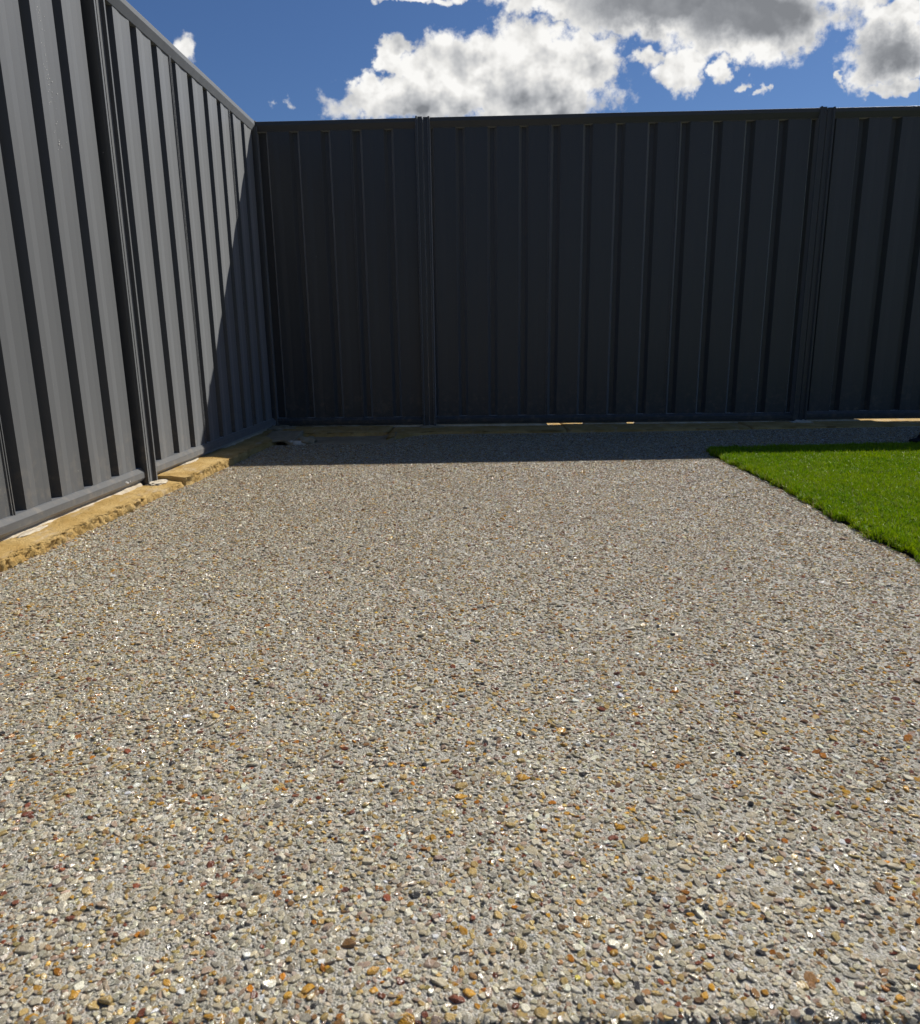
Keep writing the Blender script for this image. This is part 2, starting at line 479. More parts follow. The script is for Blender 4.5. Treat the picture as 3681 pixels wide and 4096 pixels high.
br = np.clip(RNG.lognormal(math.log(0.0043), 0.25, bx_.size), 0.0031, 0.0078)
mx_, my_ = jgrid(0.0060, X0, X1, Y0, Y1)
mr = np.clip(RNG.lognormal(math.log(0.00305), 0.22, mx_.size), 0.0019, 0.0048)
# drop the medium stones that fall inside a big one
cell = 0.0185
grid = {}
ci = np.floor((bx_ - X0) / cell).astype(int); cj = np.floor((by_ - Y0) / cell).astype(int)
NXC = int((X1 - X0) / cell) + 4; NYC = int((Y1 - Y0) / cell) + 4
slots = np.full((NXC, NYC, 3), -1)
fill = np.zeros((NXC, NYC), int)
for k in range(3):
    # spread the indices over up to three slots per cell
    key = ci * NYC + cj
    pass
order = np.argsort(ci * NYC + cj, kind='stable')
kk = (ci * NYC + cj)[order]
first = np.r_[True, kk[1:] != kk[:-1]]
pos = np.arange(kk.size) - np.maximum.accumulate(np.where(first, np.arange(kk.size), 0))
ok = pos < 3
slots[ci[order][ok], cj[order][ok], pos[ok]] = order[ok]
mi = np.clip(np.floor((mx_ - X0) / cell).astype(int), 1, NXC - 2); mj = np.clip(np.floor((my_ - Y0) / cell).astype(int), 1, NYC - 2)
keep = np.ones(mx_.size, bool)
for di in (-1, 0, 1):
    for dj in (-1, 0, 1):
        for s in range(3):
            idx = slots[mi + di, mj + dj, s]
            v = idx >= 0
            d = np.hypot(mx_ - bx_[idx], my_ - by_[idx])
            keep &= ~(v & (d < br[idx] * 0.86 + mr * 0.15))
px = np.r_[bx_, mx_[keep]]; py = np.r_[by_, my_[keep]]; pr = np.r_[br, mr[keep]]
# fine grit, only where it is near enough to be seen
gx_, gy_ = jgrid(0.0070, X0, 1.3, Y0, 1.15)
gr_ = RNG.uniform(0.0006, 0.0014, gx_.size)
px = np.r_[px, gx_]; py = np.r_[py, gy_]; pr = np.r_[pr, gr_]
# bare patches of cement here and there
msk = inside(px, py)
px, py, pr = px[msk], py[msk], pr[msk]
nb = np.sin(px * 31 + 2 * np.sin(py * 17)) * np.sin(py * 27 + 2 * np.sin(px * 23)) + 0.5 * np.sin(px * 71 + py * 53)
drop = (nb > 1.0) & (pr < 0.0045) & (RNG.random(px.size) < 0.6)
px, py, pr = px[~drop], py[~drop], pr[~drop]
N = px.size
asp = RNG.uniform(0.55, 1.0, N)
flat = RNG.uniform(0.45, 0.85, N)
sc = np.c_[pr * RNG.uniform(1.0, 1.5, N), pr * asp * 1.05, pr * flat * 0.9]
tilt = RNG.normal(0, 0.17, (N, 2))
rot = np.c_[tilt, RNG.uniform(0, 2 * PI, N)]
pz = -0.027 + 0.007 * px + sc[:, 2] * RNG.uniform(-0.12, 0.30, N)
pz = np.where(pr < 0.0017, -0.027 + 0.007 * px + pr * 0.2, pz)
ci_ = RNG.choice(len(PAL), N, p=PW)
col = PC[ci_] * RNG.lognormal(0, 0.27, (N, 1)) * RNG.normal(1, 0.022, (N, 3))
small = pr < 0.0017
col[small] = np.array([0.47, 0.435, 0.36]) * RNG.lognormal(0, 0.22, (small.sum(), 1))
col = np.clip(col, 0.01, 0.84)
vid = RNG.integers(0, NV, N)
# pebbles on the rounded nose and the front face of the slab
nf = 9000
fx_ = RNG.uniform(-1.3, 1.16, nf); fs_ = RNG.uniform(0, 0.075, nf); fr = np.clip(RNG.lognormal(math.log(0.0040), 0.3, nf), 0.002, 0.0085)
arc = 0.012 * PI / 2
th = np.clip(fs_ / 0.012, 0, PI / 2)
fy = EDGE_Y + 0.012 - 0.012 * np.sin(th); fz = pav_z(fx_) - 0.012 + 0.012 * np.cos(th) - np.maximum(fs_ - arc, 0)
fsc = np.c_[fr * 1.2, fr * 0.85, fr * 0.65]
frot = np.c_[th + RNG.normal(0, .2, nf), RNG.normal(0, .2, nf), np.zeros(nf)]
fcol = np.clip(PC[RNG.choice(len(PAL), nf, p=PW)] * RNG.lognormal(0, 0.16, (nf, 1)), 0.01, 0.8)

# 300 stones that show largest become parts of their own
f_px = 2909.85 / 4
d = np.c_[px, py, pz] - np.array([0, 0, CAMH])
rw = np.array(w_); rr_ = np.array(r_); ru = np.array(u_)
depth = d @ rw; sx = 460 + f_px * (d @ rr_) / depth; sy = 512 - f_px * (d @ ru) / depth
vis = (sx > 2) & (sx < 918) & (sy < 1022) & (sy > 0)
rank = np.where(vis, sc[:, 0] * np.sqrt(asp) / depth, 0)
top = np.argsort(-rank)[:300]
palmat = {}
for i in top:
    c = int(ci_[i])
    if c not in palmat:
        palmat[c] = pebble_material('pebble_' + ['beige', 'warm_grey', 'mid_grey', 'white', 'tan', 'mauve', 'ochre', 'orange', 'maroon', 'black', 'olive', 'brown'][c], tuple(float(v) for v in PC[c]))
for m_ in pmesh:
    m_.materials.append(PEB)
for i in top:
    o = bpy.data.objects.new('pebble', pmesh[int(vid[i])]); COL.objects.link(o)
    o.parent = paving
    o.location = L((float(px[i]), float(py[i]), float(pz[i])))
    o.rotation_euler = [float(v) for v in rot[i]]; o.scale = [float(v) for v in sc[i]]
    o.material_slots[0].link = 'OBJECT'; o.material_slots[0].material = palmat[int(ci_[i])]
rest = np.ones(N, bool); rest[top] = False
P = np.r_[np.c_[px, py, pz][rest], np.c_[fx_, fy, fz]] - np.array([0, 2.5, -0.045])
SC = np.r_[sc[rest], fsc]; RO = np.r_[rot[rest], frot]; CO = np.r_[col[rest], fcol]; VI = np.r_[vid[rest], RNG.integers(0, NV, nf)]

def scatter(name, P, SC, RO, VI, extra, coll, parent=None):
    me = bpy.data.meshes.new(name); me.vertices.add(len(P)); me.vertices.foreach_set('co', np.ascontiguousarray(P, dtype=np.float32).ravel())
    for nm, arr in (('scl', SC), ('rot', RO)):
        a = me.attributes.new(nm, 'FLOAT_VECTOR', 'POINT'); a.data.foreach_set('vector', np.ascontiguousarray(arr, dtype=np.float32).ravel())
    a = me.attributes.new('idx', 'INT', 'POINT'); a.data.foreach_set('value', np.ascontiguousarray(VI, dtype=np.int32))
    for nm, arr in extra.items():
        if arr.ndim == 2:
            a = me.attributes.new(nm, 'FLOAT_COLOR', 'POINT'); a.data.foreach_set('color', np.c_[arr, np.ones(len(arr))].astype(np.float32).ravel())
        else:
            a = me.attributes.new(nm, 'FLOAT', 'POINT'); a.data.foreach_set('value', arr.astype(np.float32))
    me.update()
    o = bpy.data.objects.new(name, me); COL.objects.link(o)
    if parent: o.parent = parent
    g = bpy.data.node_groups.new(name, 'GeometryNodeTree')
    g.interface.new_socket('Geometry', in_out='INPUT', socket_type='NodeSocketGeometry')
    g.interface.new_socket('Geometry', in_out='OUTPUT', socket_type='NodeSocketGeometry')
    gi = g.nodes.new('NodeGroupInput'); go = g.nodes.new('NodeGroupOutput')
    iop = g.nodes.new('GeometryNodeInstanceOnPoints'); ciN = g.nodes.new('GeometryNodeCollectionInfo')
    ciN.inputs['Collection'].default_value = coll; ciN.inputs['Separate Children'].default_value = True; ciN.inputs['Reset Children'].default_value = True
    def att(nm, t):
        n = g.nodes.new('GeometryNodeInputNamedAttribute'); n.data_type = t; n.inputs['Name'].default_value = nm; return n.outputs['Attribute']
    e2r = g.nodes.new('FunctionNodeEulerToRotation')
    g.links.new(att('rot', 'FLOAT_VECTOR'), e2r.inputs[0])
    g.links.new(gi.outputs[0], iop.inputs['Points']); g.links.new(ciN.outputs[0], iop.inputs['Instance'])
    iop.inputs['Pick Instance'].default_value = True
    g.links.new(att('idx', 'INT'), iop.inputs['Instance Index'])
    g.links.new(e2r.outputs[0], iop.inputs['Rotation']); g.links.new(att('scl', 'FLOAT_VECTOR'), iop.inputs['Scale'])
    g.links.new(iop.outputs[0], go.inputs[0])
    md = o.modifiers.new('scatter', 'NODES'); md.node_group = g
    return o
pb = scatter('pebble_bed', P, SC, RO, VI, {'pcol': CO}, source, paving)
pb['kind'] = 'stuff'
print('pebbles', len(P))

# ------------------------------------------------------------------ lawn
def inlawn(x, y): 
    lx = np.interp(y, [-0.5, 1.0, 1.74, 2.25, 2.6, 3.0, 3.38, 3.53, 3.63, 3.68], [1.145, 1.145, 1.146, 1.153, 1.181, 1.194, 1.192, 1.186, 1.205, 1.29])
    return (x > lx) & (y < 3.68)
vs = []; fs = []
ysl = [0.50 + (3.675 - 0.50) * i / 30 for i in range(31)]
for y in ysl:
    vs += [(lawn_x(y) + 0.004, y, pav_z(1.2) - 0.02), (lawn_x(y) + 0.010, y, pav_z(1.2) + 0.003), (8, y, pav_z(8) + 0.003)]
for i in range(30):
    for q in (0, 1): fs.append((3 * i + q, 3 * i + q + 1, 3 * i + q + 4, 3 * i + q + 3))
vs += [(lawn_x(3.675) + 0.004, 3.683, -0.04), (8, 3.683, -0.01)]; fs.append((91, 92, 94, 93))
tag(mesh_obj('lawn_soil', vs, fs, SOIL), 'dark soil under the lawn', kind='structure')
gsrc = bpy.data.collections.new('grass_shapes')
for k in range(8):
    rr = random.Random(500 + k); V = []; F = []; C = []
    for b in range(38):
        a = rr.uniform(0, 2 * PI); q = 0.021 * math.sqrt(rr.random())
        bx, by = q * math.cos(a), q * math.sin(a)
        h = rr.uniform(0.014, 0.027); lean = rr.uniform(0.0, 1.0); la = rr.uniform(0, 2 * PI); wd = rr.uniform(0.0010, 0.0021)
        fa = rr.uniform(0, 2 * PI); sx_, sy_ = math.cos(fa) * wd, math.sin(fa) * wd
        cv = rr.random(); dryv = rr.random(); n0 = len(V)
        for s in range(4):
            t = s / 3; l = lean * h * t * t; wv = (1 - t ** 2 * 0.85)
            cx = bx + math.cos(la) * l; cy = by + math.sin(la) * l; z = h * t * (1 - 0.2 * lean * t)
            V += [(cx - sx_ * wv, cy - sy_ * wv, z), (cx + sx_ * wv, cy + sy_ * wv, z)]; C += [(cv, dryv, 0, 1)] * 2
        for s in range(3): F.append((n0 + 2 * s, n0 + 2 * s + 1, n0 + 2 * s + 3, n0 + 2 * s + 2))
    me = bpy.data.meshes.new('grass_tuft'); me.from_pydata(V, [], F); me.materials.append(GRASS)
    at = me.attributes.new('blade', 'FLOAT_COLOR', 'POINT'); at.data.foreach_set('color', np.array(C, np.float32).ravel())
    gsrc.objects.link(bpy.data.objects.new('grass_shape_%02d' % k, me))
gx1, gy1 = jgrid(0.0150, 1.12, 3.1, 0.8, 3.69)
gx2, gy2 = jgrid(0.026, 3.1, 5.2, 0.8, 3.69)
gx = np.r_[gx1, gx2]; gy = np.r_[gy1, gy2]
mk = inlawn(gx - 0.008 - 0.012 * np.sin(gy * 37) * np.sin(gy * 13 + 1), gy); gx, gy = gx[mk], gy[mk]
n = gx.size
edge = np.exp(-np.clip(gx - np.interp(gy, [1.78, 2.30, 2.66, 3.06, 3.45], [1.168, 1.176, 1.205, 1.218, 1.226]), 0, 1) / 0.02)
hs = RNG.uniform(0.62, 1.2, n) * (1 + 0.12 * np.sin(gx * 14 + 3 * np.sin(gy * 5)) * np.sin(gy * 11)) * (1 + 0.30 * edge * RNG.random(n))
gs = np.c_[RNG.uniform(0.9, 1.15, n), RNG.uniform(0.9, 1.15, n), hs]
grot = np.c_[RNG.normal(0, 0.22, n), RNG.normal(0, 0.22, n), RNG.uniform(0, 2 * PI, n)]
tone = np.clip(0.45 + 0.3 * np.sin(gx * 3.1 + 1.5 * np.sin(gy * 2.3)) * np.sin(gy * 4.1) + RNG.normal(0, 0.38, n), 0, 1)
gl = scatter('grass', np.c_[gx, gy, -0.023 + 0.007 * gx], gs, grot, RNG.integers(0, 8, n), {'gcol': tone}, gsrc)
tag(gl, 'short bright green lawn grass right of the pebble paving', 'grass', kind='stuff')
print('tufts', n)

# ------------------------------------------------------------------ fences
T = 1.84; PITCH = 0.1912; PAN = 0.131; GAP = PITCH - PAN
FB = 4.76581; FA = -0.02325            # back fence line  y = FB + FA x
FL = -1.39354; FBk = 0.0273            # left fence line  x = FL + FBk y
class Frame:
    def __init__(s, o, d, nrm): s.o = Vector(o); s.d = Vector(d).normalized(); s.n = Vector(nrm).normalized()
    def __call__(s, t, d, z): return s.o + s.d * t + s.n * d + Vector((0, 0, z))
DF = -0.006; DV = -0.041; TH = 0.0012
def sheet_profile(starts, t0, t1, lip_at=None, closed_ends=(False, False)):
    """front polyline (t, d) of a pressed sheet: pans proud, valleys recessed"""
    pts = []
    sl = 0.017
    for k, s in enumerate(starts):
        e = s + PAN
        pts += [(s - sl, DV), (s, DF)]
        pts += [(s + PAN * 0.25, DF - 0.0002), (s + PAN * 0.48, DF - 0.0022), (s + PAN * 0.78, DF - 0.0016)]
        pts += [(e, DF), (e + sl, DV)]
    # clip to t0..t1
    def at(t):
        for (a, b), (c, d2) in zip(pts, pts[1:]):
            if a <= t <= c and c > a: return (t, b + (d2 - b) * (t - a) / (c - a))
        return (t, DV)
    out = [p for p in pts if t0 < p[0] < t1]
    return [at(t0)] + out + [at(t1)]
def build_sheet(fr, starts, t0, t1, z0, z1, parent, lip=False, seed=0):
    pr = sheet_profile(starts, t0, t1)
    V = []; F = []; nz = 7; n = len(pr)
    for side in (0, 1):
        for iz in range(nz):
            z = z0 + (z1 - z0) * iz / (nz - 1)
            for t, d in pr:
                oil = 0.0011 * math.sin(3.1 * z + seed * 2.3 + t * 3) * math.sin(t * 9 + seed)     # slight oil-canning of thin steel
                V.append(fr(t, d + oil - side * TH, z))
    for side in (0, 1):
        for iz in range(nz - 1):
            for k in range(n - 1):
                a = side * n * nz + iz * n + k
                f = (a, a + 1, a + n + 1, a + n)
                F.append(f if side == 0 else f[::-1])
    if lip:          # side lap: the last pan edge carries a folded double ridge
        e = t1 - 0.0020
        for a, b, h in ((-0.013, -0.0075, 0.0028), (-0.0045, 0.0010, 0.0042)):
            n0 = len(V)
            for z in (z0, z1):
                for (t, d) in ((e + a, DF + 0.0003 - 0.002), (e + a + 0.001, DF + h), (e + b - 0.001, DF + h), (e + b, DF + 0.0003 - 0.002)):
                    V.append(fr(t, d, z))
            for k in range(3): F.append((n0 + k, n0 + k + 1, n0 + 5 + k, n0 + 4 + k))
    o = mesh_obj('steel_sheet', [V_ - parent_loc(parent) for V_ in V], F, PAINT, parent)
    # normals: outward side faces the yard
    return o
def parent_loc(p): return Vector(p.location)
def build_post(fr, t, z0, z1, parent, half=False, notch=0.0):
    """two back-to-back channels: outer lips proud, grooved faces, narrow joint in the middle"""
    w = 0.0435
    prof = [(-w, -0.062), (-w, 0.010), (-w + 0.002, 0.022), (-w + 0.011, 0.022), (-w + 0.014, 0.0085), (-0.003, 0.0085), (-0.0015, -0.001)]
    for sgn, zz in ((1, z1), (-1, z1 - notch)):
        if half and sgn < 0: continue
        pp = [(sgn * a, d) for a, d in prof] + [(sgn * -0.0015, -0.062)]
        bm = bmesh.new()
        prism(bm, pp, lambda a, b, z: fr(t + a, b, z) - parent_loc(parent), z0, zz)
        o = bm_obj('post', bm, PAINT, parent)
def build_rail(fr, t0, t1, z0, parent, name):
    f, c, h = 0.012, 0.016, 0.053
    m_ = -0.021
    prof = [(f, z0 + c), (f, z0 + h - c), (f - c, z0 + h), (2 * m_ - f + c, z0 + h), (2 * m_ - f, z0 + h - c), (2 * m_ - f, z0 + c), (2 * m_ - f + c, z0), (f - c, z0)]
    if name == 'top_rail': prof = [(f, z0 + 0.031), (f, z0 + h - 0.002), (f - 0.002, z0 + h), (2 * m_ - f + 0.002, z0 + h), (2 * m_ - f, z0 + h - 0.002), (2 * m_ - f, z0 + 0.031), (2 * m_ - f + c, z0), (f - c, z0)]
    bm = bmesh.new()
    n = max(2, int((t1 - t0) / 0.3))
    rings = []
    for i in range(n + 1):
        t = t0 + (t1 - t0) * i / n
        dz_ = 0.0008 * math.sin(t * 5.1 + z0) if 0 < i < n else 0
        rings.append([bm.verts.new(fr(t, a, b + dz_) - parent_loc(parent)) for a, b in prof])
    for r0, r1 in zip(rings, rings[1:]):
        for k in range(8): bm.faces.new((r0[k], r0[(k + 1) % 8], r1[(k + 1) % 8], r1[k]))
    bm.faces.new(rings[0]); bm.faces.new(rings[-1][::-1])
    o = bm_obj(name, bm, PAINT, parent)
    bv = o.modifiers.new('bevel', 'BEVEL'); bv.width = 0.0015; bv.segments = 2
    return o
def screw(fr, t, z, parent):
    bm = bmesh.new(); bmesh.ops.create_cone(bm, cap_ends=True, segments=6, radius1=0.0042, radius2=0.0036, depth=0.004)
    q = fr.n.to_track_quat('Z', 'Y').to_matrix().to_4x4(); q.translation = fr(t, 0.0125, z) - parent_loc(parent)
    bm.transform(q); bm_obj('screw', bm, PAINT, parent)

def bay(fr, t0, t1, parent, phase_from='start', off=0.020, zb=0.006, zt=T, seed=0, groups=4, first=4):
    """sheets and rails between post faces t0..t1"""
    if phase_from == 'start':
        st = []; s = t0 + off
        while s < t1 - 0.01: st.append(s); s += PITCH
    else:
        st = []; s = t1 - 0.020 - PAN
        while s > t0 - PAN + 0.012: st.append(s); s -= PITCH
        st = st[::-1]
    # cut into sheets
    runs = []; i = 0; k = first
    while i < len(st):
        runs.append(st[i:i + k]); i += k; k = groups
    for j, run in enumerate(runs):
        a = t0 - 0.006 if j == 0 else runs[j - 1][-1] + PAN - 0.004
        b = run[-1] + PAN + 0.0020 if j < len(runs) - 1 else t1 + 0.006
        build_sheet(fr, st, a, b, zb + 0.02, zt - 0.02, parent, lip=j < len(runs) - 1, seed=seed + j)
    build_rail(fr, t0 - 0.004, t1 + 0.004, zb, parent, 'bottom_rail')
    build_rail(fr, t0 - 0.004, t1 + 0.004, zt - 0.053, parent, 'top_rail')

cB = math.sqrt(1 + FA * FA)
xc = (FL + FBk * FB) / (1 - FA * FBk); yc = FB + FA * xc        # corner
bf = empty('metal_fence', (0.5, FB + FA * 0.5, 0))
tag(bf, 'dark ribbed metal fence in shade across the back of the yard', 'fence')
frB = Frame((-0.24363, FB + FA * -0.24363, 0), (1, FA, 0), (FA, -1, 0))     # t=0 at the post left of centre
tc_ = (xc + 0.24363) * cB
hw = 0.0435
t_c0 = tc_ + 0.008
build_post(frB, t_c0 + 0.006, -0.05, T + 0.006, bf, half=True)
bay(frB, t_c0 + 0.006, -hw, bf, 'start', off=0.062, zb=0.008, seed=1, first=3)
build_post(frB, 0, -0.05, T + 0.007, bf, notch=0.003)
for i in range(3):
    a = 2.38 * i
    bay(frB, a + hw, a + 2.38 - hw, bf, 'start', zb=0.010 + 0.006 * (i > 0), zt=T - 0.002 * (i > 0) + 0.001, seed=5 + i * 3)
    build_post(frB, a + 2.38, -0.05, T + 0.006, bf, notch=0.004)
for t in (0, 2.38):
    for sg in (-1, 1): screw(frB, t + sg * 0.012, T - 0.022, bf)

lfce = empty('metal_fence', (FL + FBk * 3, 3, 0))
tag(lfce, 'sunlit grey ribbed metal fence running along the left side', 'fence')
cL = math.sqrt(1 + FBk * FBk)
frL = Frame((FL + FBk * 2.93067, 2.93067, 0), (FBk, 1, 0), (1, -FBk, 0))
tcl = (yc - 2.93067) * cL
build_post(frL, tcl + 0.015, -0.05, T - 0.03, lfce, half=True)
build_post(frL, 0, -0.03, T + 0.010, lfce, notch=0.003)
bay(frL, hw, tcl - 0.030, lfce, 'end', zb=0.010, seed=21, first=4)
for i in range(2):
    a = -2.38 * (i + 1)
    bay(frL, a + hw, a + 2.38 - hw, lfce, 'start', zb=0.008, seed=31 + 4 * i)
    build_post(frL, a, -0.05, T + 0.010, lfce, notch=0.003)
# pale splashes stuck to the left fence
def splash(parent, fr, pts, seed):
    rr = random.Random(seed); bm = bmesh.new()
    for t, d, z, r in pts:
        m4 = Matrix.Translation(fr(t, d, z) - parent_loc(parent)) @ fr.n.to_track_quat('Z', 'Y').to_matrix().to_4x4() @ Matrix.Diagonal((rr.uniform(.7, 1.2), rr.uniform(.8, 1.5), .25, 1))
        bmesh.ops.create_icosphere(bm, subdivisions=1, radius=r, matrix=m4)
    o = bm_obj('mortar_splash', bm, SPLASH, parent, True); return o
splash(lfce, frL, [(-0.20, 0.0125, 0.030, 0.0055), (-0.19, 0.0125, 0.027, 0.004), (-0.172, 0.0125, 0.031, 0.0028), (-0.208, 0.0125, 0.033, 0.003)], 3)
rr = random.Random(9)
sp_ = splash(lfce, frL, [(-0.365 + min(0.06, max(-0.03, rr.gauss(0, 0.014))) + 0.03 * q, DF + 0.0003, 1.60 - 0.45 * q + rr.gauss(0, 0.02), rr.uniform(0.0008, 0.0019)) for q in [rr.random() for _ in range(60)]], 4)
sp_['kind'] = 'stuff'

# ------------------------------------------------------------------ limestone walls
def rough_block(name, corners_fn, nu, nv, nw, amp_front, material, parent, seed):
    """block as a lattice-displaced box: u along, v across (0 back .. 1 front), w height; front face rough"""
    bm = bmesh.new(); idx = {}
    def vert(i, j, k):
        key = (i, j, k)
        if key not in idx:
            u, v, w = i / nu, j / nv, k / nw
            p = Vector(corners_fn(u, v, w))
            q = p * 22 + Vector((seed * 3.7, 0, 0))
            n1 = mnoise.fractal(q, 0.9, 2.1, 5)
            n2 = mnoise.fractal(p * 70 + Vector((0, seed, 0)), 0.9, 2.0, 3)
            fa = v ** 6
            nf_ = corners_fn(u, 1, w, True)
            n3 = mnoise.fractal(p * 190 + Vector((0, 0, seed)), 0.8, 2.0, 3)
            p += nf_ * (n1 * 0.0060 + n2 * 0.0075 + n3 * 0.0045) * fa * amp_front
            # worn upper arris and slightly uneven top
            top_ = w ** 4
            p.z += top_ * (n1 * 0.0022 - 0.010 * max(0, v - 0.86) / 0.14 * (0.7 + 0.5 * n1))
            ue = min(u, 1 - u)
            p += nf_ * (-0.006 * max(0, 1 - ue / 0.03)) * fa
            idx[key] = bm.verts.new(p - parent_loc(parent))
        return idx[key]
    for i in range(nu):
        for j in range(nv):
            bm.faces.new((vert(i, j, nw), vert(i + 1, j, nw), vert(i + 1, j + 1, nw), vert(i, j + 1, nw)))
            bm.faces.new((vert(i, j, 0), vert(i, j + 1, 0), vert(i + 1, j + 1, 0), vert(i + 1, j, 0)))
        for k in range(nw):
            bm.faces.new((vert(i, nv, k), vert(i + 1, nv, k), vert(i + 1, nv, k + 1), vert(i, nv, k + 1)))
            bm.faces.new((vert(i, 0, k), vert(i, 0, k + 1), vert(i + 1, 0, k + 1), vert(i + 1, 0, k)))
    for j in range(nv):
        for k in range(nw):
            bm.faces.new((vert(0, j, k), vert(0, j + 1, k), vert(0, j + 1, k + 1), vert(0, j, k + 1)))
            bm.faces.new((vert(nu, j, k), vert(nu, j, k + 1), vert(nu, j + 1, k + 1), vert(nu, j + 1, k)))
    return bm_obj(name, bm, material, parent, True)

lw = empty('limestone_wall', (-1.35, 2.9, -0.25))
tag(lw, 'low yellow limestone block edging under the left metal fence', 'wall')
#   joints along y (start, end, top z, front offset, amplitude)
LB = [(-0.6, 0.60, 0.000, 0.0, 1.0), (0.603, 1.818, -0.001, 0.002, 1.0), (1.826, 2.655, 0.000, 0.002, 1.5), (2.662, 2.978, -0.009, 0.001, 0.8), (2.992, 3.80, 0.008, 0.012, 1.4), (3.804, 4.43, 0.001, 0.004, 1.0)]
for k, (a, b, zt_, fo, am) in enumerate(LB):
    def cf(u, v, w, nrm=False, a=a, b=b, zt_=zt_, fo=fo):
        if nrm: return Vector((1, -0.04, 0))
        y = a + (b - a) * u
        xf = foot_x(y) + 0.010 + fo
        x = -1.60 + (xf - 0.010 * w ** 3 + 1.60) * (v if v > 0.62 else v) 
        return (x, y, -0.26 + (zt_ + 0.26) * (1 - (1 - w) ** 2.2))
    rough_block('limestone_block', cf, max(24, int((b - a) * 170)), 20, 18, am, LIME, lw, 10 + k)
bw = empty('limestone_wall', (1.0, 4.8, -0.25))
tag(bw, 'low limestone edging in shade under the dark back fence', 'wall')
BB = [(-1.62, -0.485, 0.004, 'c'), (-0.475, 0.62, -0.004, 'n'), (0.626, 1.75, 0.000, 'n'), (1.755, 2.62, 0.004, 'n'), (2.626, 3.9, -0.003, 'n'), (3.905, 5.2, 0, 'n'), (5.205, 7.0, 0, 'n')]
for k, (a, b, zt_, kd) in enumerate(BB):
    def cf(u, v, w, nrm=False, a=a, b=b, zt_=zt_, kd=kd):
        if nrm: return Vector((0, -1, 0))
        x = a + (b - a) * u
        yf = 4.470 if kd == 'c' else back_y(x) + 0.022
        return (x, 5.03 + (yf - 5.03) * v, -0.26 + (zt_ + 0.26) * (1 - (1 - w) ** 2.2))
    rough_block('limestone_block', cf, max(24, int((b - a) * 50)), 16, 8, 0.5 if kd == 'n' else 0.6, LIME, bw, 40 + k)

# mortar beads bedding the fences; left open where light shows under the back fence
def bead(name, fr, t0, t1, dfront, h, parent, seed, open_spans=(), mat_=MORT):
    bm = bmesh.new(); n = int((t1 - t0) / 0.012); prev = None
    for i in range(n + 1):
        t = t0 + (t1 - t0) * i / n
        nn = mnoise.fractal(Vector((t * 9, seed, 0)), 0.9, 2, 5); n2 = mnoise.fractal(Vector((t * 40, seed + 5, 0)), 0.9, 2, 3)
        hh = h * (1 + 0.35 * nn); df = dfront + 0.011 * nn + 0.004 * n2
        for a, b in open_spans:
            e = min(t - a, b - t)
            if e > -0.02: hh *= max(0.02, min(1, -e / 0.02)) if e < 0 else 0.02
        if hh < 0.002: hh = -0.012
        ring = [bm.verts.new(fr(t, d_, z_) - parent_loc(parent)) for d_, z_ in ((df, -0.012), (df - 0.004, min(0.001, hh)), (df - 0.012 - 0.004 * n2, hh * 0.75), (-0.012, hh), (-0.075, hh), (-0.095, -0.012))]
        if prev:
            for k in range(5): bm.faces.new((prev[k], prev[k + 1], ring[k + 1], ring[k]))
        prev = ring
    return bm_obj(name, bm, mat_, parent, True)
bead('mortar_bed', frL, -4.7, -0.06, 0.004, 0.011, lw, 2)
bead('mortar_bed', frL, 0.06, tcl, 0.002, 0.014, lw, 5)
bead('mortar_bed', frB, t_c0, 7.0, 0.0, 0.014, bw, 8, open_spans=((0.775, 0.995), (1.295, 1.33), (2.79, 4.2)))
# mortar pats round the post feet
def pat(name, cx, cy, z, rx, ry, h, mat_, parent, seed):
    bm = bmesh.new(); bmesh.ops.create_icosphere(bm, subdivisions=4, radius=1)
    for v in bm.verts:
        n1 = mnoise.fractal(v.co * 2.2 + Vector((seed, 0, 0)), 0.9, 2, 5)
        v.co = Vector((cx + v.co.x * rx * (1 + .4 * n1), cy + v.co.y * ry * (1 + .4 * n1), z + v.co.z * h * (1 + .5 * n1))) - parent_loc(parent)
    return bm_obj(name, bm, mat_, parent, True)
pat('mortar_pat', -1.278, 2.935, -0.008, 0.034, 0.065, 0.006, MORT, lw, 1)
pat('mortar_pat', -1.322, 2.13, -0.002, 0.018, 0.08, 0.0045, MORT, lw, 11)
pat('mortar_pat', -1.30, 3.36, 0.006, 0.020, 0.11, 0.005, MORT, lw, 12)
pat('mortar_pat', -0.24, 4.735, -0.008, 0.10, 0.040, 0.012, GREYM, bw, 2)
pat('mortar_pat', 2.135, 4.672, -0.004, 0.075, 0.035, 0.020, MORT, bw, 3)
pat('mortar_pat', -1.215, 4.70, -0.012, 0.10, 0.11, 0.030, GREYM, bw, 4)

# mortar haunch in front of the corner block, with the drain hole in it
bm = bmesh.new()
nx_, ny_ = 60, 10; vv = {}
for i in range(nx_ + 1):
    for j in range(ny_ + 1):
        x = -1.035 + (-0.43 + 1.035) * i / nx_; t = j / ny_
        y = 4.165 + (4.49 - 4.165) * t
        n1 = mnoise.fractal(Vector((x * 12, y * 12, 3)), 0.9, 2, 5)
        ride = max(0, (x + 0.52) / 0.09)            # rises against the wall end on the right
        z = pav_z(x) + 0.004 + 0.005 * t ** 1.5 + 0.004 * n1 + 0.022 * min(1, ride) * t
        if i == 0: z += 0.012 * math.sin(t * PI)
        if j == 0: z = pav_z(x) - 0.02
        vv[i, j] = bm.verts.new(Vector((x + 0.006 * n1, y + (0.012 * n1 if j < 3 else 0), z)) - parent_loc(bw))
for i in range(nx_):
    for j in range(ny_): bm.faces.new((vv[i, j], vv[i + 1, j], vv[i + 1, j + 1], vv[i, j + 1]))
bm_obj('mortar_haunch', bm, GREYM, bw, True)
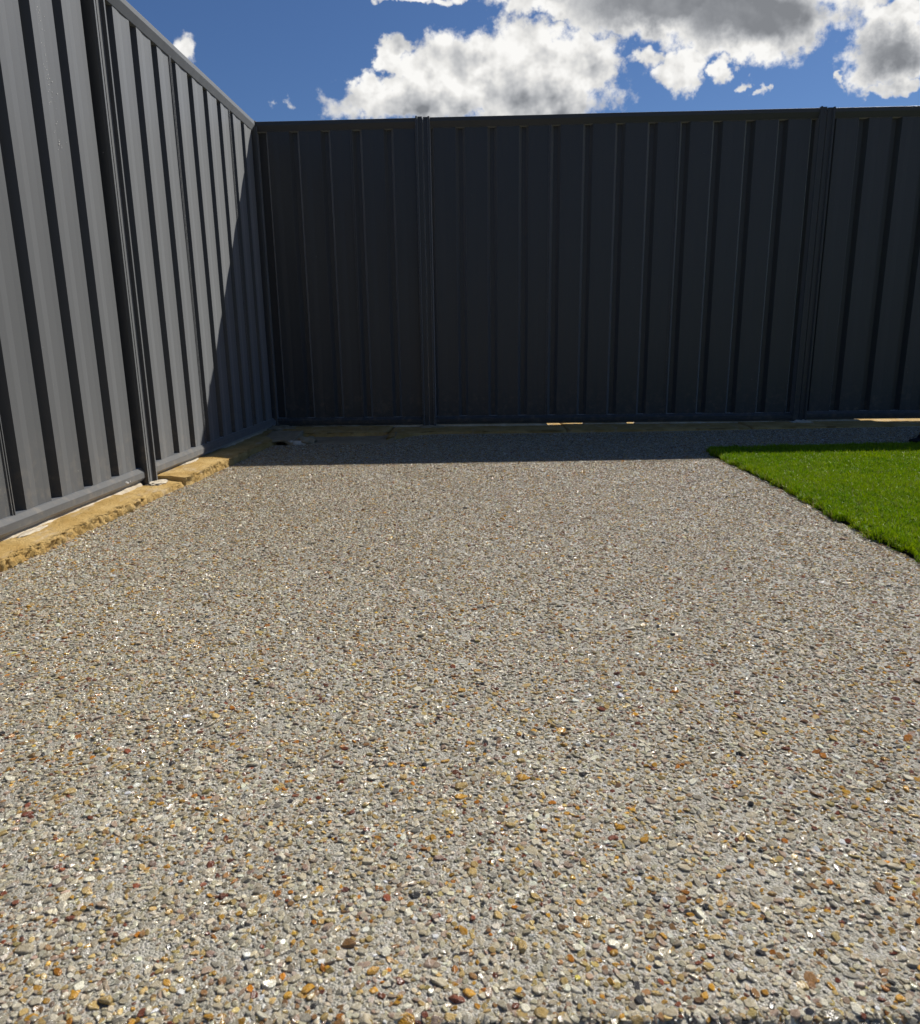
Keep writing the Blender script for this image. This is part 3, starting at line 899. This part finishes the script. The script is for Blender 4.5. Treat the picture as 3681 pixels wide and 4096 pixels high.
# mortar roofing the hole and rising to the limestone in the corner
def arch(name, parent):
    bm = bmesh.new(); nu, nv_ = 26, 16; g = {}
    for i in range(nu + 1):
        for j in range(nv_ + 1):
            u, t = i / nu, j / nv_
            x = -1.205 + 0.195 * u; y = 4.195 + 0.30 * t
            n1 = mnoise.fractal(Vector((x * 14, y * 14, 9)), 0.9, 2, 5)
            zt2 = -0.008 + 0.022 * t ** 0.7 + 0.007 * n1 - 0.010 * (2 * u - 1) ** 2 * (1 - t)
            zb2 = zt2 - 0.012 - 0.035 * abs(2 * u - 1) ** 3 - 0.03 * t
            yy = y + 0.014 * n1 + 0.010 * (2 * u - 1) ** 2 * -1
            g[i, j, 0] = bm.verts.new(Vector((x, yy, zt2)) - parent_loc(parent)); g[i, j, 1] = bm.verts.new(Vector((x, yy + 0.004, zb2)) - parent_loc(parent))
    for i in range(nu):
        for j in range(nv_):
            bm.faces.new((g[i, j, 0], g[i + 1, j, 0], g[i + 1, j + 1, 0], g[i, j + 1, 0]))
            bm.faces.new((g[i, j, 1], g[i, j + 1, 1], g[i + 1, j + 1, 1], g[i + 1, j, 1]))
        bm.faces.new((g[i, 0, 0], g[i, 0, 1], g[i + 1, 0, 1], g[i + 1, 0, 0]))
    for e in (0, nu):
        for j in range(nv_): bm.faces.new((g[e, j, 0], g[e, j + 1, 0], g[e, j + 1, 1], g[e, j, 1]))
    return bm_obj(name, bm, GREYM, parent, True)
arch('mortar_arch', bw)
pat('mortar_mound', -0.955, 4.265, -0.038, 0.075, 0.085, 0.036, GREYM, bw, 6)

# drain pipe lying along the haunch, open end to the left
dp = empty('drain_pipe', (-0.965, 4.205, -0.030))
tag(dp, 'short pale plastic drain pipe with open end beside the hole in the shaded corner', 'pipe')
bm = bmesh.new(); seg = 28
rings = []
for x, r in ((-0.075, 0.0190), (-0.075, 0.0165), (0.03, 0.0165), (0.03, 0.0190)):
    rings.append([bm.verts.new((x, r * math.cos(2 * PI * k / seg), r * math.sin(2 * PI * k / seg))) for k in range(seg)])
for q in range(4):
    A, B = rings[q], rings[(q + 1) % 4]
    for k in range(seg): bm.faces.new((A[k], A[(k + 1) % seg], B[(k + 1) % seg], B[k]))
bm_obj('pipe_wall', bm, PVC, dp, True)
bm = bmesh.new()
for x0, x1, r0, r1 in ((-0.066, -0.052, 0.0215, 0.0215),):
    prv = None
    for x, r in ((x0, 0.0188), (x0, r0), (x1, r1), (x1, 0.0188)):
        ring = [bm.verts.new((x, r * math.cos(2 * PI * k / seg), r * math.sin(2 * PI * k / seg))) for k in range(seg)]
        if prv:
            for k in range(seg): bm.faces.new((prv[k], prv[(k + 1) % seg], ring[(k + 1) % seg], ring[k]))
        prv = ring
bm_obj('pipe_collar', bm, PVC, dp, True)

# ------------------------------------------------------------------ dark shoe at the right edge
sh = empty('shoe', (2.335, 3.745, pav_z(2.3)))
tag(sh, 'black rounded shoe lying on shaded paving behind the lawn, cut off by right edge', 'shoe')
def loft(name, secs, material, parent, seg=20):
    bm = bmesh.new(); prev = None; first = None
    for x, cy, cz, ry, rz in secs:
        ring = []
        for k in range(seg):
            a = 2 * PI * k / seg
            z = cz + rz * math.sin(a) * (1.0 if math.sin(a) > 0 else 0.6)
            ring.append(bm.verts.new((x, cy + ry * math.cos(a), max(z, 0.001 if name == 'sole' else 0.006))))
        if prev:
            for k in range(seg): bm.faces.new((prev[k], prev[(k + 1) % seg], ring[(k + 1) % seg], ring[k]))
        else: bm.faces.new(ring[::-1])
        prev = ring
    bm.faces.new(prev)
    o = bm_obj(name, bm, material, parent, True)
    return o
loft('upper', [(-0.058, 0, 0.018, 0.010, 0.007), (-0.045, 0, 0.020, 0.024, 0.010), (-0.020, 0, 0.020, 0.036, 0.013), (0.000, 0, 0.022, 0.042, 0.018), (0.006, 0, 0.026, 0.044, 0.032),
               (0.020, 0, 0.030, 0.046, 0.042), (0.06, 0, 0.034, 0.047, 0.050), (0.12, 0, 0.038, 0.042, 0.055), (0.18, 0, 0.038, 0.036, 0.058), (0.215, 0, 0.036, 0.026, 0.050)], RUBBER, sh)
loft('sole', [(-0.052, 0, 0.006, 0.014, 0.006), (-0.02, 0, 0.006, 0.040, 0.008), (0.06, 0, 0.006, 0.050, 0.009), (0.14, 0, 0.006, 0.042, 0.009), (0.21, 0, 0.006, 0.030, 0.008)], RUBBER, sh)

# ------------------------------------------------------------------ loose stalk on the paving
def stalk(name, pts, r, label):
    o = empty(name, pts[0]); cu = bmesh.new(); prev = None
    for i, p in enumerate(pts):
        rr_2 = r * (1 - 0.6 * i / (len(pts) - 1))
        ring = [cu.verts.new(Vector(p) - Vector(pts[0]) + Vector((0.3 * rr_2 * math.cos(a), rr_2 * math.cos(a), rr_2 * math.sin(a)))) for a in (0, 1.6, 3.1, 4.7)]
        if prev:
            for k in range(4): cu.faces.new((prev[k], prev[(k + 1) % 4], ring[(k + 1) % 4], ring[k]))
        prev = ring
    me = bpy.data.meshes.new(name); cu.to_mesh(me); cu.free(); me.materials.append(DRY)
    bpy.data.objects.remove(o)
    o = bpy.data.objects.new(name, me); COL.objects.link(o); o.location = pts[0]
    return tag(o, label, 'grass blade')
stalk('grass_stalk', [(-0.342, 0.631, -0.024), (-0.336, 0.644, -0.020), (-0.329, 0.657, -0.021), (-0.321, 0.671, -0.023)], 0.0006, 'thin green grass blade lying on the pebbles near the bottom left corner')
stalk('grass_stalk', [(-0.297, 0.633, -0.026), (-0.292, 0.643, -0.022), (-0.288, 0.652, -0.024)], 0.0005, 'shorter dark grass blade on the pebbles just right of the longer one')
